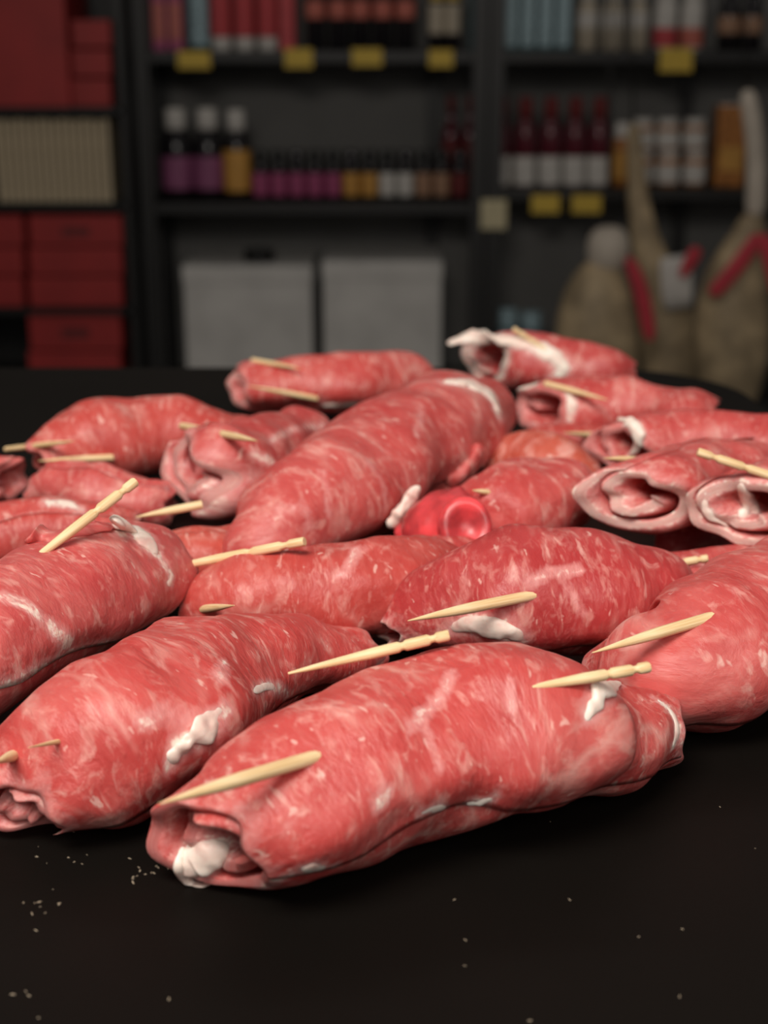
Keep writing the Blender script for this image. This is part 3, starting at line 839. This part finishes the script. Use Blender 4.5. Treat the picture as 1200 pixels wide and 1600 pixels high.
def cont(kind, name, px, wpx, top, zb, mats, label, cat, group=None, y=SY + 0.06, lab=(0.12, 0.55), depth=None):
    """container standing on a shelf: px centre, wpx width, top pixel row, zb shelf height; mats = (body, label, cap)"""
    pc = at_y(px, top, y)
    m = depth_of(pc) / FPX
    w = wpx * m / 2; h = pc.z - zb
    zb += 0.0008; h -= 0.0008
    e = empty(name, (pc.x, y + w, zb), label, cat, group)
    B, Lb, C = mats
    if kind == 'bottle':
        lathe('glass_body', [(w * .9, 0), (w, .01 * h), (w, .58 * h), (w * .92, .64 * h), (w * .45, .74 * h), (w * .36, .80 * h), (w * .36, .88 * h)], B, e)
        lathe('cap', [(w * .42, .86 * h), (w * .46, .87 * h), (w * .46, .985 * h), (w * .40, h)], C, e, 16)
    elif kind == 'fat_bottle':
        lathe('glass_body', [(w * .9, 0), (w, .01 * h), (w, .60 * h), (w * .85, .68 * h), (w * .5, .74 * h), (w * .48, .80 * h)], B, e)
        lathe('cap', [(w * .6, .77 * h), (w * .66, .78 * h), (w * .66, .97 * h), (w * .6, h)], C, e, 16)
    elif kind == 'jar':
        lathe('jar_body', [(w * .88, 0), (w, .02 * h), (w, .68 * h), (w * .82, .78 * h)], B, e)
        lathe('lid', [(w * .86, .76 * h), (w * .88, .77 * h), (w * .88, .98 * h), (w * .80, h)], C, e)
    elif kind == 'can':
        lathe('can_body', [(w * .94, 0), (w, .03 * h), (w, .95 * h), (w * .94, .97 * h)], B, e)
        lathe('lid', [(w * .94, .965 * h), (w * .96, .975 * h), (w * .96, h), (w * .86, h)], C, e)
    elif kind == 'pack':
        d = depth or w
        box_obj('carton', (-w, w, -w, -w + 2 * d, 0, h), B, e, bev=min(0.004, w * .2))
        if Lb: box_obj('printed_panel', (-w * .8, w * .8, -w - 0.001, -w + 0.001, h * lab[0], h * lab[1]), Lb, e)
        if C: box_obj('flap', (-w * .96, w * .96, -w * .9, -w * .9 + 1.8 * d, h, h + 0.003), C, e)
        return e
    if Lb:
        lathe('label', [(w * 1.012, lab[0] * h), (w * 1.016, lab[0] * h + .002), (w * 1.016, lab[1] * h - .002), (w * 1.012, lab[1] * h)], Lb, e)
    return e

# top shelf of the middle unit
G1 = 'goods on the top shelf'
cont('pack', 'snack_pack', 244, 22, -60, ZT, (MAG, ORC, None), 'magenta and orange packet at the left end of the top shelf', 'packet', G1)
cont('pack', 'snack_pack', 270, 22, -60, ZT, (MAG, ORC, None), 'second magenta and orange packet from the left on the top shelf', 'packet', G1)
cont('bottle', 'glass_bottle', 305, 32, -75, ZT, (GLASS_T, BLUE, WHITE), 'pale blue bottle beside the red cans on the top shelf', 'bottle', lab=(.05, .62))
for k, px in enumerate((341, 378, 415)):
    cont('can', 'drink_can', px, 32, -40, ZT, (WHITE, PINKR, WHITE), ('leftmost', 'middle', 'rightmost')[k] + ' of three red and white cans on the top shelf', 'can', 'red cans on the top shelf', lab=(.18, .9))
cont('pack', 'red_carton', 446, 24, -70, ZT, (PINKR, None, None), 'plain red carton right of the red cans', 'carton', depth=0.06)
for k, px in enumerate((490, 527, 562, 598, 634)):
    cont('bottle', 'dark_bottle', px, 31, -110, ZT, (GLASS_D, ORC, GLASS_D), ('leftmost', 'second from left', 'middle', 'fourth from left', 'rightmost')[k] + ' of five dark bottles with coral labels', 'bottle', 'dark bottles with coral labels', lab=(.27, .42))
for k, px in enumerate((683, 709)):
    cont('jar', 'preserve_jar', px, 25, -25, ZT, (GLASS_D, BEIGE, YEL), ('left', 'right')[k] + ' of two jars with beige labels by the shelf upright', 'jar', 'beige label jars', lab=(.25, .7))
# top shelf of the right unit
for k, px in enumerate((748, 800, 828, 856, 884)):
    cont('pack', 'patterned_tin', px, 26, -60, ZT, (GLASS_T, BLUE if k else None, None), ('dark teal tin beside the upright on the top shelf', 'leftmost of the pale blue patterned tins', 'second pale blue patterned tin from the left', 'third pale blue patterned tin from the left', 'rightmost of the pale blue patterned tins')[k], 'tin', 'patterned tins', lab=(.05, .8))
for k, px in enumerate((922, 962, 1002)):
    cont('fat_bottle', 'sauce_bottle', px, 32, -25, ZT, (BEIGE, WHITE, WHITE), ('leftmost', 'middle', 'rightmost')[k] + ' of three beige sauce bottles on the top shelf', 'bottle', 'beige sauce bottles', lab=(.35, .58))
for k, px in enumerate((1046, 1088)):
    cont('jar', 'white_jar', px, 36, -20, ZT, (WHITE, (PINKR, ORC)[k], WHITE), 'white jar with a ' + ('red', 'coral')[k] + ' band above the yellow price tag', 'jar', 'white jars', lab=(.06, .36))
for k, px in enumerate((1146, 1182)):
    cont('jar', 'brown_jar', px, 34, -10, ZT, (GLASS_D, ORG, GLASS_D), ('left', 'right')[k] + ' of two dark brown jars at the right end of the top shelf', 'jar', 'dark brown jars', lab=(.3, .6))
# middle shelf, left bay
for k, px in enumerate((270, 320)):
    cont('fat_bottle', 'vinegar_bottle', px, 50, 170, ZM, (GLASS_D, PURP, WHITE), 'dark bottle with a purple label and white cap, ' + ('leftmost on the middle shelf', 'second on the middle shelf')[k], 'bottle', 'purple label bottles', lab=(.12, .48))
cont('fat_bottle', 'vinegar_bottle', 366, 44, 172, ZM, (GLASS_D, AMB, WHITE), 'dark bottle with an amber label and white cap on the middle shelf', 'bottle', lab=(.1, .56))
cols = [MAG] * 5 + [AMB] * 2 + [WHITE] * 2 + [ORG] * 2 + [DRED]
nm = ['magenta'] * 5 + ['amber'] * 2 + ['grey'] * 2 + ['brown'] * 2 + ['dark red']
ords = {'magenta': ['first', 'second', 'third', 'fourth', 'fifth'], 'amber': ['left', 'right'], 'grey': ['left', 'right'], 'brown': ['left', 'right'], 'dark red': ['only']}
cnt = {}
for k in range(12):
    c = nm[k]; i = cnt.get(c, 0); cnt[c] = i + 1
    cont('jar', 'small_jar', 405 + k * 28.6, 26, 236, ZM, (GLASS_D, cols[k], (BLACK, BLACK, GLASS_D)[k % 3]), '%s small jar with a %s label in the row on the middle shelf' % (ords[c][i], c), 'jar', 'small jars on the middle shelf', lab=(.1, .55))
# middle shelf, right bay
for k, px in enumerate((784, 824, 864, 903, 941)):
    cont('fat_bottle', 'wine_bottle', px, 36, 152, ZM2, (GLASS_W, WHITE, DRED), ('leftmost', 'second', 'middle', 'fourth', 'rightmost')[k] + ' of five red bottles with white labels behind the hams', 'bottle', 'white label bottles', lab=(.02, .34))
for k, px in enumerate((706, 736)):
    cont('bottle', 'wine_bottle', px, 28, 150, ZM, (GLASS_W, DRED, DRED), ('left', 'right')[k] + ' of two plain dark red bottles beside the upright', 'bottle', 'plain dark red bottles', y=SY + 0.2)
cont('jar', 'amber_jar', 975, 26, 192, ZM2, (AMBJ, AMB, WHITE), 'small amber jar between the wine bottles and ham rope', 'jar')
for k, px in enumerate((1008, 1048, 1090)):
    cont('jar', 'preserve_jar', px, 36, 236, ZM2, (AMBJ, WHITE, WHITE), 'amber preserve jar with white label, lower %s of the stacks' % ('left', 'middle', 'right')[k], 'jar', 'amber preserve jars', lab=(.1, .62))
    pc = at_y(px, 236, SY + 0.06)
    cont('jar', 'preserve_jar', px, 36, 186, pc.z, (AMBJ, WHITE, WHITE), 'amber preserve jar with white label, upper %s of the stacks' % ('left', 'middle', 'right')[k], 'jar', 'amber preserve jars', lab=(.1, .62))
cont('pack', 'pasta_pack', 1148, 46, 165, ZM2, (AMBJ, AMB, WHITE), 'tall orange brown packet beside the ham shank at right', 'packet', depth=0.04, lab=(.2, .5))
# white cartons on the bottom shelf
for k, (a, b, t_) in enumerate(((284, 488, 415), (503, 692, 408))):
    p0 = at_y(a, t_, SY + 0.02); p1 = at_y(b, t_, SY + 0.02)
    e = empty('storage_carton', ((p0.x + p1.x) / 2, SY + 0.15, ZL + 0.001), ('left', 'right')[k] + ' of two pale grey cartons on the bottom shelf', 'carton', 'pale grey cartons')
    w = (p1.x - p0.x) / 2; h = p0.z - ZL - 0.001
    box_obj('carton_body', (-w * .985, w * .985, -0.13, 0.15, 0, h * .9), GREYBOX, e, bev=0.004)
    box_obj('lid', (-w, w, -0.134, 0.154, h * .86, h), GREYBOX, e, bev=0.004)
p = at_y(405, 398, SY + 0.1)
tt = empty('roll_of_tape', (p.x, SY + 0.1, at_y(405, 415, SY + 0.02).z + 0.001), 'small dark round roll on the left pale carton', 'roll')
vs, fs = [], []
for i in range(20):
    a = 2 * math.pi * i / 20
    for (r_, z_) in ((0.042, 0), (0.042, .03), (0.022, .03), (0.022, 0)): vs.append((r_ * math.cos(a), r_ * math.sin(a), z_))
for i in range(20):
    for j in range(4): fs.append((i * 4 + j, ((i + 1) % 20) * 4 + j, ((i + 1) % 20) * 4 + (j + 1) % 4, i * 4 + (j + 1) % 4))
mesh_obj('tape_ring', vs, fs, BLACK, tt, smooth=False)
# glass jars on the bottom shelf of the right unit
for k, (px, tp) in enumerate(((795, 425), (832, 430))):
    cont('jar', 'glass_jar', px, 36, tp + 60, ZL, (GLASS_T, BLUE, BLUE), ('left', 'right')[k] + ' of two bluish glass jars on the bottom shelf by the ham', 'jar', 'bluish glass jars', lab=(.5, .72))

# price tags clipped on the shelf fronts
def price_tag(px0, px1, py0, py1, mat, label):
    y = SY - (0.012 if px0 != 751 else 0.036)
    a = at_y(px0, py1, y); b = at_y(px1, py0, y)
    e = empty('price_tag', ((a.x + b.x) / 2, y, a.z), label, 'price tag', 'price tags on the shelf edges')
    w = (b.x - a.x) / 2; h = b.z - a.z
    box_obj('card', (-w, w, 0, 0.003, 0, h), mat, e)
    box_obj('clip', (-w * .5, w * .5, 0.003, 0.013, h * .6, h * .95), BLACK, e)
price_tag(278, 328, 80, 107, YEL, 'yellow price tag under the blue bottle, leftmost on the top shelf')
price_tag(445, 488, 76, 106, YEL, 'yellow price tag under the plain red carton')
price_tag(550, 597, 76, 103, YEL, 'yellow price tag under the dark bottles with coral labels')
price_tag(670, 708, 78, 105, YEL, 'yellow price tag under the beige label jars')
price_tag(1030, 1083, 75, 112, YEL, 'large yellow price tag under the white jars at right')
price_tag(751, 792, 312, 358, CREAMCARD, 'cream square price tag on the dark upright')
price_tag(830, 875, 305, 333, YEL, 'left of two dull yellow price tags under the wine bottles')
price_tag(893, 940, 305, 333, YEL, 'right of two dull yellow price tags under the wine bottles')

# ------------------------------------------------------------------ left rack with red cartons
RY = 3.9
rk = empty('carton_rack', (xpx(60, 300, RY), RY + 0.2, FLOOR_Z), 'black rack of red and cream cartons at the left edge', 'rack')
ox, oy, oz = rk.location
rx0, rx1 = xpx(-160, 300, RY), xpx(199, 300, RY)
for pyb in (168, 318, 482, 615):
    z = at_y(600, pyb, RY).z
    box_obj('rack_shelf', (rx0 - ox, rx1 - ox, -0.2, 0.2, z - 0.016 - oz, z - oz), BLACK, rk)
for x in (rx0, rx1):
    box_obj('rack_side', (x - ox - 0.01, x - ox + 0.01, -0.2, 0.2, 0, 1.95), BLACK, rk)
box_obj('rack_back', (rx0 - ox, rx1 - ox, 0.2, 0.21, 0, 1.95), BLACK, rk)
def carton(px0, px1, py0, py1, label, mat=RED, mark=True, name='red_carton', grp='red cartons on the left rack', y=RY + 0.02, d=0.3, cat='carton'):
    pm_ = (py0 + py1) / 2
    a = at_y(px0, pm_, y); b = at_y(px1, pm_, y)
    e = empty(name, ((a.x + b.x) / 2, y + d / 2, a.z), label, cat, grp)
    a.z = at_y(600, py1, RY).z + 0.0012; b.z = at_y(600, py0, RY).z; e.location.z = a.z
    w = (b.x - a.x) / 2; h = b.z - a.z
    box_obj('carton_body', (-w, w, -d / 2, d / 2, 0, h), mat, e, bev=min(0.003, w * .2))
    if mark:
        box_obj('dark_print', (-w * .3, w * .3, -d / 2 - 0.0012, -d / 2 + 0.001, h * .32, h * .62), DRED, e)
    return e
carton(-60, 104, -30, 168, 'large plain red carton at the upper left corner', mark=False, y=RY - 0.01)
for k, (a, b) in enumerate(((124, 168), (78, 121), (31, 75))):
    carton(112, 173, a, b, '%s of three small red cartons stacked beside the large one' % ('lowest', 'middle', 'topmost')[k], mark=False)
for k, (a, b) in enumerate(((435, 482), (389, 433), (338, 387))):
    carton(46, 191, a, b, '%s of three stacked red cartons on the middle rack shelf' % ('lowest', 'middle', 'topmost')[k], mark=(k == 2))
    carton(-100, 36, a, b, '%s of the red carton stack cut by the left edge' % ('lowest', 'middle', 'topmost')[k], mark=False)
for k, (a, b) in enumerate(((552, 615), (492, 550))):
    carton(46, 190, a, b, '%s of two stacked red cartons on the bottom rack shelf' % ('lower', 'upper')[k], mark=(k == 1))
for k in range(16):
    x = -6 + k * 11.3
    carton(x, x + 8.6, 187 + (k * 7 % 3), 318, ('%s slim cream packet in the row on the left rack' % ('first', 'second', 'third', 'fourth', 'fifth', 'sixth', 'seventh', 'eighth', 'ninth', 'tenth', 'eleventh', 'twelfth', 'thirteenth', 'fourteenth', 'fifteenth', 'rightmost')[k]), CREAM, False, 'cream_packet', 'slim cream packets on the left rack', d=0.2, cat='packet')

# ------------------------------------------------------------------ hanging hams
HY = 3.62
def tube(name, pts, mat, parent, y=HY, flat=0.75, n=16, sub=True, lump=0.03, seed=1, yo=0.0):
    """pts: (px, py, half width px) on the plane at depth y"""
    C, R = [], []
    for q in pts:
        p = at_y(q[0], q[1], y); C.append(np.array(p)); R.append(q[2] * depth_of(p) / FPX)
    C = np.array(C); R = np.array(R)
    T = np.gradient(C, axis=0); T /= np.linalg.norm(T, axis=1)[:, None]
    W = Waves(seed, 0.12)
    V, F = [], []
    for i in range(len(C)):
        Y = np.array([0, 1.0, 0]); X = np.cross(T[i], Y); X /= np.linalg.norm(X)
        for j in range(n):
            a = 2 * math.pi * j / n
            p = C[i] + R[i] * (X * math.cos(a) + Y * flat * math.sin(a))
            p = p + (p - C[i]) * lump * W(p[None])[0] + np.array([0, yo, 0])
            V.append(p)
    for i in range(len(C) - 1):
        for j in range(n):
            F.append((i * n + j, i * n + (j + 1) % n, (i + 1) * n + (j + 1) % n, (i + 1) * n + j))
    F.append(tuple(reversed(range(n)))); F.append(tuple(range((len(C) - 1) * n, len(C) * n)))
    o = mesh_obj(name, np.array(V) - np.array(parent.location), F, mat, parent)
    bm = bmesh.new(); bm.from_mesh(o.data); bmesh.ops.recalc_face_normals(bm, faces=bm.faces); bm.to_mesh(o.data); bm.free()
    if sub:
        m = o.modifiers.new('smooth', 'SUBSURF'); m.levels = 1; m.render_levels = 2
    return o
rail_z = 0.52
rail = empty('ham_rail', (xpx(1060, 0, HY), HY, rail_z), 'black steel rail carrying the hanging hams', 'rail')
bm = bmesh.new(); add_box(bm, -0.52, 0.55, -0.012, 0.012, -0.012, 0.012, 0.003)
bm_obj('rail_bar', bm, BLACK, rail)
box_obj('rail_bar', (-0.52, 0.55, 0.158, 0.182, -0.012, 0.012), BLACK, rail)
for px_ in (771, 1240):
    x = xpx(px_, 320) - rail.location.x
    box_obj('bracket', (x - 0.012, x + 0.012, -0.012, SY - 0.0225 - HY, 0.012, 0.03), BLACK, rail)
def py_for(z, y):
    m_ = (z - CAM_H) / y
    return 800 - (m_ * CP + SP) / (CP - m_ * SP) * FPX
CT = py_for(rail_z - 0.014, HY); CT2 = py_for(rail_z - 0.014, HY + 0.17)
def ham(name, label, parts_, y):
    p = at_y(parts_[0][2][-1][0], parts_[0][2][-1][1], y)
    e = empty(name, (p.x, y, p.z), label, 'ham', 'cured hams hanging at right')
    for (nm_, mat, pts, kw) in parts_:
        tube(nm_, pts, mat, e, y=y, **kw)
    return e
ham('cured_ham', 'brown cured ham with a white knob end, nearest the wine bottles', [
    ('ham_body', SKIN, [(945, 405, 22), (940, 425, 38), (935, 460, 58), (932, 510, 66), (935, 570, 66), (938, 630, 52), (940, 670, 24)], dict(seed=4)),
    ('knob_end', BONE, [(952, 352, 14), (952, 365, 32), (950, 390, 36), (946, 415, 30), (944, 425, 18)], dict(seed=5, flat=0.9)),
    ('ribbon', STRAP, [(975, 395, 9), (992, 430, 11), (1004, 480, 12), (1012, 530, 9)], dict(seed=6, flat=0.3, yo=-0.05)),
    ('hanging_cord', BLACK, [(950, 355, 2), (954, 120, 2), (958, CT, 2)], dict(seed=7, flat=1, sub=False, n=8))], HY)
ham('cured_ham', 'dark brown cured ham with a white tag, hanging in the middle', [
    ('ham_body', SKIN, [(990, 190, 12), (992, 240, 14), (996, 310, 17), (1010, 390, 24), (1030, 440, 38), (1042, 500, 50), (1045, 560, 52), (1045, 620, 40), (1045, 650, 20)], dict(seed=8)),
    ('white_tag', WHITE, [(1045, 392, 22), (1046, 410, 25), (1048, 450, 24), (1050, 472, 20)], dict(seed=9, flat=0.08, sub=False, yo=-0.09, lump=0)),
    ('ribbon', STRAP, [(1078, 376, 10), (1066, 396, 12), (1050, 425, 5)], dict(seed=10, flat=0.3, yo=-0.11)),
    ('hanging_cord', BLACK, [(990, 195, 2), (988, 50, 2), (986, CT2, 2)], dict(seed=7, flat=1, sub=False, n=8))], HY + 0.17)
ham('cured_ham', 'large cured ham tied with red ribbon at the right edge', [
    ('ham_body', SKIN, [(1178, 330, 17), (1172, 365, 26), (1155, 410, 44), (1146, 460, 58), (1142, 520, 62), (1142, 580, 58), (1142, 630, 40), (1142, 655, 20)], dict(seed=11)),
    ('shank', BONE, [(1166, 138, 12), (1172, 170, 15), (1180, 220, 14), (1182, 290, 16), (1179, 345, 17)], dict(seed=12)),
    ('ribbon', STRAP, [(1168, 352, 12), (1140, 395, 12), (1112, 428, 13), (1092, 448, 10)], dict(seed=13, flat=0.3, yo=-0.13)),
    ('ribbon', STRAP, [(1172, 352, 12), (1184, 395, 12), (1194, 430, 12), (1200, 455, 10)], dict(seed=14, flat=0.3, yo=-0.13)),
    ('hanging_cord', BLACK, [(1166, 142, 2), (1164, 30, 2), (1162, CT, 2)], dict(seed=7, flat=1, sub=False, n=8))], HY)

# ------------------------------------------------------------------ crumbs on the counter
def crumbs():
    g = random.Random(5)
    spots = [(g.gauss(95, 30), g.gauss(1345, 20)) for _ in range(10)] + [(g.gauss(60, 16), g.gauss(1412, 6)) for _ in range(9)] + \
            [(g.gauss(212, 10), g.gauss(1365, 10)) for _ in range(8)] + [(g.gauss(245, 10), g.gauss(1355, 8)) for _ in range(6)] + \
            [(56, 1453), (40, 1548), (45, 1555), (20, 1553), (264, 1560), (726, 1508), (727, 1468), (1066, 1451), (1062, 1556), (890, 1405), (998, 1463), (710, 1405), (828, 1594), (60, 1590), (1180, 1325), (860, 1283), (1125, 1260)]
    vs, fs = [], []
    for (x, y) in spots:
        c = at_height(x, y, 0.0002)
        r = g.uniform(0.00012, 0.00032)
        b = len(vs); st = g.uniform(1, 2.6); a0 = g.uniform(0, 3.14)
        for j in range(6):
            a = j * math.pi / 3
            u, v = r * st * math.cos(a), r * 0.6 * math.sin(a)
            vs.append((c.x + u * math.cos(a0) - v * math.sin(a0), c.y + u * math.sin(a0) + v * math.cos(a0), 0.0001))
        vs.append((c.x, c.y, 0.0001 + r * 0.7))
        for j in range(6): fs.append((b + j, b + (j + 1) % 6, b + 6))
    o = mesh_obj('crumbs', vs, fs, simple('crumb', (0.30, 0.24, 0.17), 0.7))
    tag(o, 'tiny pale crumbs scattered on the black counter in front', 'crumbs', None, 'stuff')
crumbs()
